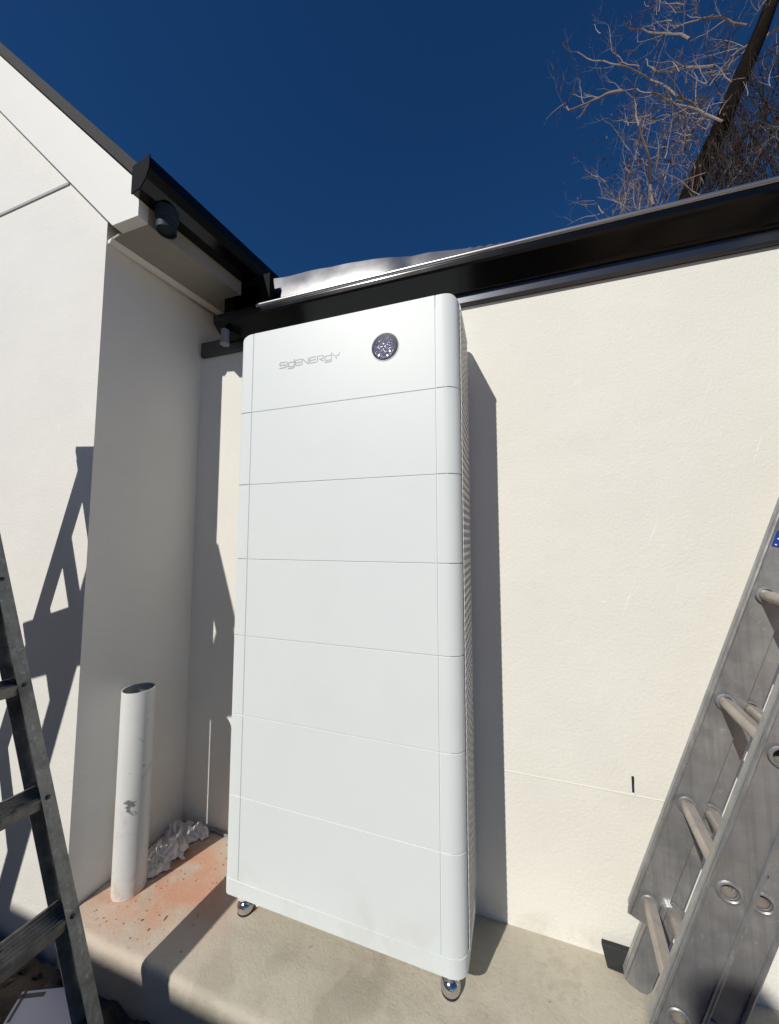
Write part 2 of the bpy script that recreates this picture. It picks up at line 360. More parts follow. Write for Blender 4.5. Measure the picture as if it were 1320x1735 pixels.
# ------------------------------------------------------------------ gabled house at the left
hs = tag(empty('house', (-1.2, 0.0, G)), 'white rendered gable house with black eave gutter at the left edge', 'house')
AX, AY, IX = -0.562, -0.147, -0.530        # outer corner, inner corner
bm = new()                                  # gable wall: pentagon under a 45 degree rake
zr = lambda x: 2.60 + (-0.467 - x)*1.0
prism(bm, [(AX, AY, -0.4), (AX, AY, 2.56), (AX, AY, zr(AX)), (-3.0, AY, zr(-3.0)), (-5.4, AY, 2.7), (-5.4, AY, -0.4)], (0, 0.10, 0))
obj('gable_wall', bm, M['wall2'], hs)
bm = new()                                  # side wall running back, a little out of square
prism(bm, [(AX, AY+0.001, -0.4), (AX-0.14, AY+0.101, -0.4), (-0.75, 1.4, -0.4), (IX+0.078, 1.4, -0.4)], (0, 0, 2.93))
obj('side_wall', bm, M['wall2'], hs)
bm = new()                                  # joint strip across the gable
prism(bm, [(-5.0, AY, 2.804), (-5.0, AY-0.0045, 2.807), (-5.0, AY-0.0045, 2.819), (-5.0, AY, 2.822)], (4.19, 0, 0))
obj('joint_strip', bm, M['groove'], hs)
# barge board with plumb end and level toe
bx0, bx1 = -0.470, -0.337
zb = 2.489; zt = 2.619
bm = new()
prism(bm, [(bx0, AY-0.040, zb), (bx1, AY-0.040, zb), (bx1, AY-0.040, zt), (bx1-2.7, AY-0.040, zt+2.7), (bx0-2.7, AY-0.040, zb+2.7)], (0, 0.0395, 0), 0.0012)
obj('barge_board', bm, M['trim'], hs)
bm = new()                                  # black capping over the barge board
ct = 0.062
prism(bm, [(bx1+0.004, AY-0.050, zt+0.004), (bx1-2.7, AY-0.050, zt+2.704), (bx1-2.7, AY-0.050, zt+2.704+ct), (bx1+0.004-0.004, AY-0.050, zt+0.004+ct)], (0, 0.16, 0), 0.001)
cp = obj('barge_capping', bm, M['roofm'], hs)
bm = new()                                  # roof plane behind the capping
prism(bm, [(bx1+0.02, AY+0.10, zt+0.02), (bx1-3.0, AY+0.10, zt+3.04), (bx1-3.0, AY+0.10, zt+3.0), (bx1+0.02, AY+0.10, zt-0.02)], (0.45, 3.4, 0))
obj('roof', bm, M['roofm'], hs)
SK = Vector((0.127, 0.992, 0)).normalized()   # the eave runs back at a slight angle
def eave(off, t, z):                          # off: outwards from the fascia face; t: metres back from the gable
    return Vector((bx1, AY, 0)) + SK*t + Vector((SK.y, -SK.x, 0))*off + Vector((0, 0, z))
def run(poly, t0, t1, bevel=0.0):
    b_ = new(); prism(b_, [eave(o, t0, z) for o, z in poly], SK*(t1-t0), bevel); return b_
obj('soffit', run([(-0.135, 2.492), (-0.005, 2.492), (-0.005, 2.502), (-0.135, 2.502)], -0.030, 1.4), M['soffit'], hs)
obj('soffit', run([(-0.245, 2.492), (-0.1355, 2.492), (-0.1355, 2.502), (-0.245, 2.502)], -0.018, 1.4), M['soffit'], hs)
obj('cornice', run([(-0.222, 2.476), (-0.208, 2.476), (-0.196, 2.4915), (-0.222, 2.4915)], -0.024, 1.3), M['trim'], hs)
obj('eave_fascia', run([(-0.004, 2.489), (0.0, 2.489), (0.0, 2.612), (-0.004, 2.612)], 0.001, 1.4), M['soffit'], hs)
# eave gutter
gp = [(0.002, 2.575), (0.002, 2.556), (0.052, 2.556), (0.084, 2.580), (0.100, 2.612), (0.100, 2.655), (0.094, 2.661), (0.085, 2.657), (0.085, 2.652), (0.095, 2.652), (0.096, 2.614), (0.081, 2.583), (0.050, 2.560), (0.006, 2.560), (0.006, 2.64), (0.002, 2.64)]
eg = obj('eave_gutter', run(gp, -0.060, 0.66), M['black'], hs)
obj('gutter_end_cap', run([(0.000, 2.554), (0.053, 2.554), (0.085, 2.579), (0.102, 2.612), (0.102, 2.662), (0.000, 2.662)], -0.064, -0.0605), M['black_matt'], eg)
obj('eave_drip', run([(0.0005, 2.615), (0.012, 2.565), (0.016, 2.565), (0.010, 2.66), (-0.03, 2.70), (-0.03, 2.66)], -0.04, 0.66), M['black_matt'], hs)
# short grey outlet pipe hanging from the front end of the gutter
bm = new(); c = eave(0.046, 0.040, 0)
lathe(bm, (c.x, c.y, 2.474), (0, 0, 1), [(0.0, 0.01), (0.031, 0.01), (0.031, 0), (0.035, 0), (0.035, 0.045), (0.039, 0.048), (0.039, 0.085)], 24)
obj('outlet_pipe', bm, M['grey_pvc'], hs, True)
# stepped ends of black flashing where the eave meets the back gutter
for (px, py, qx, qy, yy) in ((397, 478, 456, 520, 0.285), (381, 496, 440, 536, 0.285)):
    a = at(px, py, 1, yy); b = at(qx, qy, 1, yy); bm = new()
    box(bm, (a.x, yy, b.z), (b.x, yy+0.03+0.02*(px < 390), a.z), 0.002); obj('stepped_flashing', bm, M['black_matt'], hs)

# ------------------------------------------------------------------ the white stacked cabinet
cb = tag(empty('battery_cabinet', (0.39, 0.13, 0)), 'tall white stacked battery cabinet on chrome feet against the cream wall', 'battery cabinet')
XL, XR, S0, S1, YB = -0.022, 0.803, 0.0395, 0.7275, 0.252
Z0, ZT, RL, RR = 0.149, 2.072, 0.050, 0.035
def col_profile(side):
    """x, front y for a column, from the seam outwards"""
    out = []
    if side == 'R':
        out.append((S1+0.0008, 0.0)); rx, ry = 0.050, 0.036
        for i in range(13):
            a = math.pi/2*i/12; out.append((XR-0.006-rx+rx*math.sin(a), ry-ry*math.cos(a)))
    else:
        out.append((S0-0.0008, 0.0)); rx, ry = 0.022, 0.030
        for i in range(9):
            a = math.pi/2*i/8; out.append((XL+rx-rx*math.sin(a), ry-ry*math.cos(a)))
    return out
def ztop(x, top):
    if top is None: return None
    if x > XR-RR: d = x-(XR-RR); return top-RR+math.sqrt(max(RR*RR-d*d, 0))
    if x < XL+RL: d = (XL+RL)-x; return top-RL+math.sqrt(max(RL*RL-d*d, 0))
    return top
def column(side, z0, z1, rounded, yb):
    bm = new(); pf = col_profile(side); lo = []; hi = []
    if rounded and side == 'L':   # finer steps under the rounded top corner
        q = []
        for (xa, ya), (xb, yb_) in zip(pf, pf[1:]):
            n = max(1, int(abs(xb-xa)/0.004))
            for k in range(n): q.append((xa+(xb-xa)*k/n, ya+(yb_-ya)*k/n))
        q.append(pf[-1]); pf = q
    for x, y in pf:
        zt_ = ztop(x, z1) if rounded else z1
        lo.append((bm.verts.new((x, y, z0)), bm.verts.new((x, yb, z0))))
        hi.append((bm.verts.new((x, y, zt_)), bm.verts.new((x, yb, zt_))))
    for i in range(len(pf)-1):
        bm.faces.new((lo[i][0], lo[i+1][0], hi[i+1][0], hi[i][0])); bm.faces.new((lo[i][1], lo[i+1][1], hi[i+1][1], hi[i][1]))
        bm.faces.new((lo[i][0], lo[i+1][0], lo[i+1][1], lo[i][1])); bm.faces.new((hi[i][0], hi[i+1][0], hi[i+1][1], hi[i][1]))
    for j in (0, -1): bm.faces.new((lo[j][0], hi[j][0], hi[j][1], lo[j][1]))
    bmesh.ops.recalc_face_normals(bm, faces=bm.faces)
    es = [e for e in bm.edges if len(e.link_faces) == 2 and e.calc_face_angle(0) > 0.9]
    bmesh.ops.bevel(bm, geom=es, offset=0.0012, segments=2, affect='EDGES')
    return bm
YG = 0.038
def module(i, name, z0, z1, top):
    g = 0.0008; a, b = z0+g, z1-(0 if top else g)
    m_ = obj(name, (lambda q: (box(q, (S0-0.03, 0.002, z0+0.0004), (S1+0.034, YB-0.004, (z1-RR-0.004) if top else z1-0.0004)), q)[1])(new()), M['cab_core'], cb)
    if top:
        q = new(); box(q, (S0-0.012, 0.004, z1-RR-0.0045), (S1+0.03, YB-0.004, z1-0.004)); obj('top_cover', q, M['cab'], m_)
    q = new(); box(q, (S0+0.0008, 0.0, a), (S1-0.0008, 0.012, b), 0.0011); obj('front_panel', q, M['cab'], m_)
    if top:
        q = new(); box(q, (S0+0.0008, 0.0122, z1-0.0045), (S1-0.0008, YB, z1-0.0005), 0.0005); obj('lid', q, M['cab'], m_)
    obj('side_column', column('R', a, b, top, YG-0.0003), M['cab'], m_, True)
    obj('side_column', column('L', a, b, top, YG-0.0003), M['cab'], m_, True)
    # slotted side grilles (rows of slots between slender bars), both sides
    for sx, xo, xi in ((1, XR-0.0015, XR-0.016), (-1, XL+0.0015, XL+0.016)):
        q = new(); zt_ = b if not top else b-(RR if sx > 0 else RL)*0.95
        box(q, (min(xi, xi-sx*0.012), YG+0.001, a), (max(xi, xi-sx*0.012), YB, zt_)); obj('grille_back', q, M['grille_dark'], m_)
        q = new(); rows_ = 11 if not top else 12; hh = (zt_-a)/rows_
        for r in range(rows_+1):
            zc = a+hh*r; hb = 0.0052
            lo, hi = max(a, zc-hb), min(zt_, zc+hb)
            box(q, (min(xi, xo), YG+0.0005, lo), (max(xi, xo), YB, hi))
        for k in range(6):
            yc = YG+0.006+(YB-YG-0.012)*k/5
            box(q, (min(xi, xo)+0.0004, yc-0.0048, a+0.0005), (max(xi, xo)-0.0004, yc+0.0048, zt_-0.0005))
        o = obj('side_grille', q, M['grille'], m_); o['kind'] = 'stuff'
    if top:    # curved shoulders over the grilles
        for side in ('R', 'L'):
            q = new(); n = 10; pr = []
            for k in range(n+1):
                if side == 'R': x = XR-RR+RR*math.sin(math.pi/2*k/n)
                else: x = XL+RL-RL*math.sin(math.pi/2*k/n)
                pr.append((x, YG, ztop(x, b)))
            xin = (XR-RR) if side == 'R' else (XL+RL)
            inner = [(xin, YG, b-RL-0.01), ((XR if side == 'R' else XL), YG, b-(RR if side == 'R' else RL)-0.004)]
            prism(q, pr+[inner[1], inner[0]], (0, YB-YG, 0)); obj('shoulder', q, M['cab'], m_, True)
    return m_
# base
q = new(); pf = col_profile('R'); pl = [(x, y, 0.1005) for x, y in reversed(col_profile('L'))] + [(x, y, 0.1005) for x, y in pf] + [(XR, YB-0.05, 0.1005), (XL, YB-0.05, 0.1005)]
pl = [(x, y-0.0015, z) for x, y, z in pl]
prism(q, pl, (0, 0, Z0-0.1005), 0.0012); base = obj('base_plinth', q, M['cab'], cb, False)
for p in base.data.polygons: p.use_smooth = True
base.data.set_sharp_from_angle(angle=math.radians(38))
for i in range(6): module(i, 'battery_module', Z0+0.27*i, Z0+0.27*(i+1), False)
inv = module(6, 'inverter_module', Z0+1.62, ZT, True)
q = new(); box(q, (XL+0.02, YB+0.0005, 0.125), (XR-0.002, YB+0.008, ZT-0.05), 0.001); obj('rear_panel', q, M['cab_core'], cb)
for zc in (0.7, 1.7):
    q = new(); box(q, (0.1, YB+0.009, zc), (0.68, 0.2995, zc+0.05)); obj('wall_bracket', q, M['cab_core'], cb)
# feet
for fx, fy in ((0.742, 0.062), (0.024, 0.062), (0.742, 0.20), (0.024, 0.20)):
    q = new(); lathe(q, (fx, fy, 0), (0, 0, 1), [(0.0, 0.0), (0.020, 0.0), (0.0255, 0.004), (0.0285, 0.011), (0.0290, 0.018), (0.0275, 0.026), (0.0235, 0.034), (0.0170, 0.040), (0.0105, 0.0435), (0.0085, 0.047), (0.0085, 0.072), (0.0085, 0.078)], 32)
    f = obj('foot', q, M['chrome'], cb, True)
    q = new(); lathe(q, (fx, fy, 0.0005), (0, 0, 1), [(0.0, 0), (0.0265, 0), (0.0275, 0.002), (0.0265, 0.004), (0.024, 0.004)], 32); obj('rubber_ring', q, M['rubber'], f, True)
    q = new(); lathe(q, (fx, fy, 0.076), (0, 0, 1), [(0.0, 0), (0.014, 0), (0.014, 0.011), (0.009, 0.012), (0.009, 0.026)], 6); obj('lock_nut', q, M['chrome'], f)
# round glass window with a faceted reflector
LC = Vector((0.5605, 0, 1.931)); LR = 0.0465
q = new(); lathe(q, (LC.x, -0.0006, LC.z), (0, -1, 0), [(LR+0.0016, -0.002), (LR+0.0016, 0.0006), (LR, 0.0010), (LR-0.001, 0.0002), (LR-0.001, -0.002)], 64)
dsp = obj('status_window', q, M['cab'], inv, True)
q = new(); lathe(q, (LC.x, -0.0006, LC.z), (0, -1, 0), [(0.0, 0.0002), (LR-0.001, 0.0002)], 64); obj('glass_ring', q, M['lens'], dsp)
q = new(); cnt = 0
R0 = LR*0.80; step = 0.0054
for j in range(-8, 9):
    for i in range(-8, 9):
        x = (i+0.5*(j % 2))*step; z = j*step*0.87; c = Vector((x-0.002, 0, z-0.004)); rr = math.hypot(x, z)
        if rr > R0: continue
        tip = Vector((LC.x+c.x+random.uniform(-1, 1)*0.0012, -0.0014-random.random()*0.0020, LC.z+c.z+random.uniform(-1, 1)*0.0014))
        k = random.choice((4, 5, 6)); ph = random.random()*3; rs = step*0.56*random.uniform(0.75, 1.1)
        if math.hypot(c.x, c.z)+rs > LR-0.0015: continue
        ring = [q.verts.new((LC.x+c.x+rs*math.cos(ph+2*math.pi*m_/k), -0.0009, LC.z+c.z+rs*math.sin(ph+2*math.pi*m_/k))) for m_ in range(k)]
        t = q.verts.new(tip)
        for m_ in range(k): q.faces.new((ring[m_], ring[(m_+1) % k], t))
o = obj('facets', q, M['facet'], dsp); o['kind'] = 'stuff'
# lettering SIGENERGY in thin strokes (g is drawn with an ascender and a tail)
GL = {
 'S': [[(1, 1), (.12, 1), (0, .88), (0, .62), (.12, .5), (.88, .5), (1, .38), (1, .12), (.88, 0), (0, 0)]],
 'I': [[(0, 0), (0, 0.95)]],
 'G': [[(1, 1.22), (1, .12), (.88, 0), (.12, 0), (0, .14), (0, .66), (.12, .78), (1, .78)], [(0, -.32), (.85, -.32), (1, -.2)]],
 'E': [[(1, 1), (.14, 1), (0, .85), (0, .15), (.14, 0), (1, 0)], [(0.02, .5), (.95, .5)]],
 'N': [[(0, 0), (0, 1), (.08, 1), (.92, 0), (1, 0), (1, 1)]],
 'R': [[(0, 0), (0, 1), (.86, 1), (1, .88), (1, .56), (.86, .44), (.35, .44), (1, 0)]],
 'Y': [[(0, .95), (.1, .72), (.3, .52), (.7, .52), (.9, .72), (1, .95)], [(.5, .28), (.5, 0)]],
}
def stroke(bm, pts, wd, y):
    for (a, b) in zip(pts, pts[1:]):
        a, b = Vector(a), Vector(b); d = (b-a); 
        if d.length < 1e-6: continue
        d.normalize(); nrm = Vector((-d.y, d.x)); a2 = a-d*wd*0.5; b2 = b+d*wd*0.5
        c = [a2+nrm*wd/2, b2+nrm*wd/2, b2-nrm*wd/2, a2-nrm*wd/2]
        stroke.k += 1; yy = y-0.00003*stroke.k
        f = [bm.verts.new((p.x, yy, p.y)) for p in c]; bm.faces.new(f)
stroke.k = 0
lx0, lk, lh, lb = 0.157, 0.239/1105, 0.0200, 1.9190
for ch, a, b in (('S', 95, 205), ('I', 237, 238), ('G', 265, 375), ('E', 395, 500), ('N', 522, 640), ('E', 665, 775), ('R', 805, 915), ('G', 945, 1060), ('Y', 1085, 1200)):
    q = new(); stroke.k = 0
    for pl in GL[ch]:
        stroke(q, [(lx0+(a-95+(b-a)*px)*lk, lb+lh*py) for px, py in pl], 0.0032, -0.0003)
    obj('letter', q, M['logo'], inv)
# a scrap of protective film left round the front left foot
q = new(); lathe(q, (0.024, 0.062, 0.072), (0, 0, 1), [(0.0285, -0.020), (0.030, -0.005), (0.027, 0.006), (0.024, 0.026)], 18)
for v in q.verts: v.co += Vector((noise.noise(v.co*90), noise.noise(v.co*90+Vector((5, 0, 0))), noise.noise(v.co*70))) * 0.004
tag(obj('film_scrap', q, M['plastic']), 'white protective film wrapped around the front left foot of the cabinet', 'plastic film')
q = new()
tube(q, [(0.056, 0.060, 0.098), (0.062, 0.056, 0.070), (0.070, 0.052, 0.048), (0.080, 0.052, 0.040), (0.092, 0.056, 0.052), (0.104, 0.060, 0.072), (0.112, 0.062, 0.099)], [0.0025, 0.003, 0.0035, 0.005, 0.008, 0.007, 0.003], 8)
tag(obj('film_tail', q, M['plastic'], smooth=True), 'thin white plastic strip looping under the cabinet beside its left foot', 'plastic strip')

# ------------------------------------------------------------------ PVC stub pipe
PX, PY, PH = -0.447, -0.008, 0.722
pp = tag(empty('drain_pipe', (PX, PY, 0)), 'short scuffed white plastic drain pipe standing open ended on the slab', 'pipe')
q = new(); n = 40
lathe(q, (PX, PY, 0.001), (0.0, 0.0, 1), [(0.0555, 0.0), (0.055, 0.004), (0.055, PH-0.001), (0.0545, PH), (0.0520, PH), (0.0515, PH-0.001)], n)
obj('pipe_wall', q, M['pvc'], pp, True)
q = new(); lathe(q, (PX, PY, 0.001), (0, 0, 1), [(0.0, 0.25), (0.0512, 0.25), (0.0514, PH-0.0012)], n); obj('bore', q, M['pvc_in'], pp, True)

# ------------------------------------------------------------------ crumpled plastic in the corner
def crumple(bm, c, rx, ry, rz, seed, sub=4):
    res = bmesh.ops.create_icosphere(bm, subdivisions=sub, radius=1.0)
    for v in res['verts']:
        p = v.co.copy(); s = Vector((seed, seed*1.7, 0))
        k = 1 + 0.55*abs(noise.noise(p*1.6+s))*1.4 - 0.45*abs(noise.noise(p*3.4+s)) - 0.30*abs(noise.noise(p*7.5+s)) - 0.12*abs(noise.noise(p*16+s))
        p = p*max(k, 0.25); v.co = Vector((p.x*rx, p.y*ry, max(p.z*rz, -c[2]+0.001))) + Vector(c)
q = new()
def film(bm, c, lx, ly, h, seed, n=46, rot=0.0):
    g = []; sd = Vector((seed, seed*2.3, seed*0.7)); cr, sr = math.cos(rot), math.sin(rot)
    for j in range(n+1):
        row = []
        for i in range(n+1):
            u, v = i/n-0.5, j/n-0.5; p = Vector((u*2.4, v*2.4, 0))
            fall = max(0.0, 1-(2*math.hypot(u, v))**2.2)
            wx = noise.noise(p*1.5+sd)*0.55 + noise.noise(p*4+sd)*0.22; wy = noise.noise(p*1.5+sd*2)*0.55 + noise.noise(p*4+sd*3)*0.22
            rid = (1-abs(noise.noise(p*1.3+sd*4))*2)*0.6 + (1-abs(noise.noise(p*3.1+sd*5))*2)*0.3 + (1-abs(noise.noise(p*7+sd*6))*2)*0.13
            x, y = (u+wx*0.35)*lx, (v+wy*0.35)*ly
            row.append(bm.verts.new((c[0]+x*cr-y*sr, c[1]+x*sr+y*cr, max(0.0015, 0.003+h*fall*max(0.05, rid)+0.004*rid))))
        g.append(row)
    for j in range(n):
        for i in range(n): bm.faces.new((g[j][i], g[j][i+1], g[j+1][i+1], g[j+1][i]))
for (x, y, lx, ly, h, sd, ro) in ((-0.465, 0.125, 0.12, 0.13, 0.042, 1, 0.3), (-0.470, 0.205, 0.10, 0.12, 0.075, 5, 1.1), (-0.430, 0.165, 0.12, 0.11, 0.045, 9, 2.0), (-0.440, 0.245, 0.13, 0.075, 0.055, 14, 0.2), (-0.395, 0.262, 0.10, 0.055, 0.045, 21, 0.1), (-0.435, 0.085, 0.12, 0.10, 0.024, 33, 0.9)):
    film(q, (x, y), lx, ly, h, sd, rot=ro)
for v in q.verts:
    v.co.y = min(v.co.y, 0.296-0.3*max(0, 0.01)); v.co.x = max(v.co.x, AX+0.005+(v.co.y-AY)*0.0713+0.004)
tag(obj('crumpled_bag', q, M['plastic'], smooth=True), 'crumpled white plastic bag lying in the corner behind the drain pipe', 'plastic bag')
q = new(); tube(q, [(-0.375, 0.284, 0.010), (-0.33, 0.290, 0.009), (-0.27, 0.286, 0.007), (-0.20, 0.289, 0.007)], 0.005, 8)
tag(obj('thin_conduit', q, M['white_pvc'], smooth=True), 'thin grey conduit lying along the foot of the wall in the corner', 'conduit')
# dry stick and flecks on the slab
for k, (px, py, qx, qy) in enumerate(((277, 1560, 284, 1551), (250, 1577, 254, 1573), (239, 1560, 243, 1558))):
    a = at(px, py, 2, 0.002); b = at(qx, qy, 2, 0.002); q = new()
    tube(q, [a, (a+b)/2+Vector((0, 0, 0.001)), b], [0.0009, 0.0014, 0.0008], 5)
    tag(obj('twig_fragment', q, M['bark']), ['longest dark splinter lying on the clay stained slab', 'small dark splinter nearest the slab edge', 'small dark splinter between pipe and slab edge'][k], 'splinter', group='dark splinters on the slab')

# ------------------------------------------------------------------ extension ladder at the right
def basis(ph, al, sign=1):
    r = Vector((math.sin(ph), math.cos(ph), 0)); h = Vector((math.cos(ph), -math.sin(ph), 0))*sign
    return r, h*math.cos(al)+Vector((0, 0, 1))*math.sin(al), h*math.sin(al)-Vector((0, 0, 1))*math.cos(al)
r_, up, nn = basis(0.124, 1.2476)
P0 = Vector((1.2783, 0.1797, 0.2918)); LW = 0.265; SP = 0.3039
el = tag(empty('extension_ladder', (1.22, 0.05, 0)), 'scuffed aluminium extension ladder leaning at the right in front of the cream wall', 'ladder')
def channel(bm, O, u0, u1, n0, n1, side, t=0.0035, lip=0.024, corner=0.014):
    """web in the plane of up and nn; flanges folded towards side*r_"""
    def P(u, n, k): return O+up*u+nn*n+r_*k
    # web with clipped lower corners
    web = [P(u0+corner, n0, 0), P(u0+corner*.3, n0+corner*.3, 0), P(u0, n0+corner, 0), P(u0, n1-corner, 0), P(u0+corner*.3, n1-corner*.3, 0), P(u0+corner, n1, 0), P(u1, n1, 0), P(u1, n0, 0)]
    prism(bm, web, r_*t*side, 0.0006, 1)
    for nn0, nn1 in ((n0, n0+t), (n1-t, n1)):
        prism(bm, [P(u0+0.02, nn0, t*side+0.0002*side), P(u0+0.02, nn1, t*side+0.0002*side), P(u0+0.02, nn1, lip*side), P(u0+0.02, nn0, lip*side)], up*(u1-u0-0.02), 0.0008, 1)
def punch(o, O, us, n, rad):
    cut = new()
    for u in us: lathe(cut, O+up*u+nn*n-r_*0.01, r_, [(0.0, 0), (rad, 0), (rad, 0.02), (0.0, 0.02)], 20)
    me = bpy.data.meshes.new('cut'); bmesh.ops.remove_doubles(cut, verts=cut.verts, dist=1e-4); bmesh.ops.recalc_face_normals(cut, faces=cut.faces); cut.to_mesh(me); cut.free()
    c = bpy.data.objects.new('cut', me); COL.objects.link(c); md = o.modifiers.new('b', 'BOOLEAN'); md.object = c; md.operation = 'DIFFERENCE'; md.solver = 'EXACT'
    bpy.context.view_layer.update(); dg = bpy.context.evaluated_depsgraph_get()
    m2 = bpy.data.meshes.new_from_object(o.evaluated_get(dg)); o.modifiers.clear(); o.data = m2; bpy.data.objects.remove(c)
def rung(O, u, n, length, parent, near_ring=True):
    a = O+up*u+nn*n; b = a-r_*length
    bm = new(); R = 0.0165; seg = 16; rings = []
    for c in (a, b):
        ring = []
        for k in range(seg):
            th = 2*math.pi*k/seg; cx, cy = math.cos(th)*R, math.sin(th)*R
            if cy > R*0.72: cy = R*0.72           # flattened standing face
            ring.append(bm.verts.new(c+nn*cx+up*cy))
        rings.append(ring)
    for k in range(seg): bm.faces.new((rings[0][k], rings[0][(k+1) % seg], rings[1][(k+1) % seg], rings[1][k]))
    ro = obj('rung', bm, M['rung'], parent, True)
    # swaged collars: far inside, near inside and near outside
    for c, d in ((a-r_*0.006, -1), (b+r_*0.002, 1), (b-r_*0.0036, -1)):
        q = new(); lathe(q, c, r_*d, [(R-0.001, 0), (R+0.0050, 0.0), (R+0.0062, 0.0022), (R+0.0042, 0.0046), (R+0.0008, 0.0050), (R-0.0012, 0.003)], 24, close=True)
        obj('collar', q, M['alu'], ro, True)
    q = new(); lathe(q, b+r_*0.003, r_, [(R*0.90, 0), (R*0.90, 0.05), (0.0, 0.05)], 20); obj('bore', q, M['rung'], ro)
    return ro
UTOP = 2.75
secA = P0; secB = P0 + r_*0.020 + nn*0.058
bm = new(); channel(bm, secA, -0.066, UTOP, -0.034, 0.044, 1, lip=0.018); ra = obj('rail', bm, M['alu'], el)
bm = new(); channel(bm, secA-r_*(LW-0.0005), -0.066, UTOP, -0.034, 0.044, 1, lip=0.022); rb = obj('rail', bm, M['alu'], el)
bm = new(); channel(bm, secB, -0.262, UTOP-0.25, -0.044, 0.024, 1, lip=0.018, corner=0.02); rc = obj('rail', bm, M['alu'], el)
bm = new(); channel(bm, secB-r_*(LW-0.0005), -0.262, UTOP-0.25, -0.044, 0.046, 1, lip=0.022, corner=0.02); rd = obj('rail', bm, M['alu'], el)
punch(rb, secA-r_*(LW-0.002), [SP*i for i in range(9)], 0.003, 0.0152)
punch(rd, secB-r_*(LW-0.002), [0.004+SP*i for i in range(8)], 0.003, 0.0152)
# rolled lips along the outer edges of the rails
for O, na, nb, u0, pr in ((secA-r_*LW, -0.034, 0.044, -0.06, rb), (secB-r_*LW, -0.044, 0.046, -0.25, rd), (secA, -0.034, 0.044, -0.06, ra), (secB, -0.044, 0.038, -0.25, rc)):
    for n_ in ((na, nb) if pr in (rb, rd) else (na,)):
        q = new(); s_ = 1 if n_ == na else -1
        tube(q, [O+up*u0+nn*(n_+s_*0.0045)-r_*0.0035, O+up*(UTOP-0.27)+nn*(n_+s_*0.0045)-r_*0.0035], 0.0042, 8); obj('rolled_edge', q, M['alu'], pr, True)
for i in range(9): rung(secA, SP*i, 0.003, LW, el)
for i in range(8): rung(secB, 0.004+SP*i, 0.003, LW, el)
# hook bracket wrapped over the lowest rung of the front section
q = new(); pts = []
O = secB + up*0.004 - r_*0.018
for k in range(15):
    th = math.pi*(k/14)
    pts.append(O + nn*(0.003-0.031*math.cos(th)) + up*(0.026*math.sin(th)))
pts = [pts[0]-up*0.05] + pts + [pts[-1]-up*0.035+nn*0.012]
for a_, b_ in zip(pts, pts[1:]):
    prism(q, [a_, b_, b_-r_*0.014, a_-r_*0.014], (b_-a_).normalized().cross(r_)*0.003)
obj('hook_bracket', q, M['alu'], el)
# small guide bracket riveted to the near rail
q = new(); c = secA - r_*(LW+0.001) + up*0.385 + nn*0.036
prism(q, [c, c+up*0.020+nn*0.006, c+up*0.014+nn*0.016, c-up*0.012+nn*0.010], -r_*0.006, 0.001, 1); obj('guide_bracket', q, M['alu'], el)
# black rubber foot at the wall side
q = new(); a = at(1024, 1595, 1, 0.285); b = at(1083, 1587, 1, 0.285)
prism(q, [(1.187, 0.262, 0.001), (1.300, 0.252, 0.001), (1.300, 0.255, 0.070), (1.176, 0.280, 0.050)], (0.004, 0.016, 0), 0.003); obj('rubber_foot', q, M['rubber'], el)
q = new(); c = secB - r_*LW - up*0.262; prism(q, [c-nn*0.044, c+nn*0.044, c+nn*0.05-up*0.03, c-nn*0.05-up*0.03], r_*0.02, 0.003); obj('rubber_foot', q, M['rubber'], el)
# blue maker's sticker, its print reduced to what can be read: white strokes
c = secA - r_*0.0009; SU, SN = 1.070, -0.0085
def sp(u, n, k=0.0): return c - r_*(0.0006+k) + up*u + nn*n
q = new(); prism(q, [sp(SU-0.030, SN-0.012), sp(SU-0.030, SN+0.040), sp(SU+0.012, SN+0.040), sp(SU+0.012, SN-0.012)], -r_*0.0003); stk = obj('sticker', q, M['blue'], el)
q = new()
for (u, n, du, dn) in ((0.007, -0.002, 0.002, 0.030), (-0.010, -0.006, 0.004, 0.008), (-0.013, 0.003, 0.004, 0.010), (-0.009, 0.010, 0.004, 0.02), (-0.026, -0.007, 0.003, 0.004), (-0.003, 0.008, 0.004, 0.012)):
    prism(q, [sp(SU+u, SN+n, 0.0008), sp(SU+u, SN+n+dn, 0.0008), sp(SU+u+du, SN+n+dn, 0.0008), sp(SU+u+du, SN+n, 0.0008)], -r_*0.0002)
obj('sticker_print', q, M['white'], stk)

# ------------------------------------------------------------------ stepladder at the left
sl2 = tag(empty('step_ladder', (-0.5, -0.7, G)), 'old dull aluminium stepladder standing in shade at the left edge', 'stepladder')
s_ = Vector((0.09, 0.996, 0)).normalized()             # along the treads, away from the camera
hh = Vector((s_.y, -s_.x, 0))                          # the climbing side
Q0 = Vector((-0.197, -0.347, 0.304)); upr = Vector((-0.296, -0.072, 0.953)).normalized()
SS = 0.31; WB = 0.56
upn = (upr - s_*upr.dot(s_)).normalized()            # near rail leans the other way
U0, U1 = -0.47, 1.66
fn = (hh - upr*hh.dot(upr)).normalized()               # out of the climbing face
def srail(O, u_, inw, web=0.085, fl=0.030, t=0.0025, a0=U0, a1=U1):
    f_ = (hh - u_*hh.dot(u_)).normalized(); bm = new(); A = O+u_*a0
    lv = u_*(a1-a0)
    prism(bm, [A, A+inw*fl, A+inw*fl-f_*t, A-f_*t], lv)                                  # front flange
    prism(bm, [A-f_*(t+0.0002), A+inw*t-f_*(t+0.0002), A+inw*t-f_*web, A-f_*web], lv)     # web
    prism(bm, [A-f_*(web+0.0002), A+inw*fl-f_*(web+0.0002), A+inw*fl-f_*(web+t), A-f_*(web+t)], lv)
    return bm
Qn0 = Q0 - s_*WB
far_in, near_in = -s_, s_
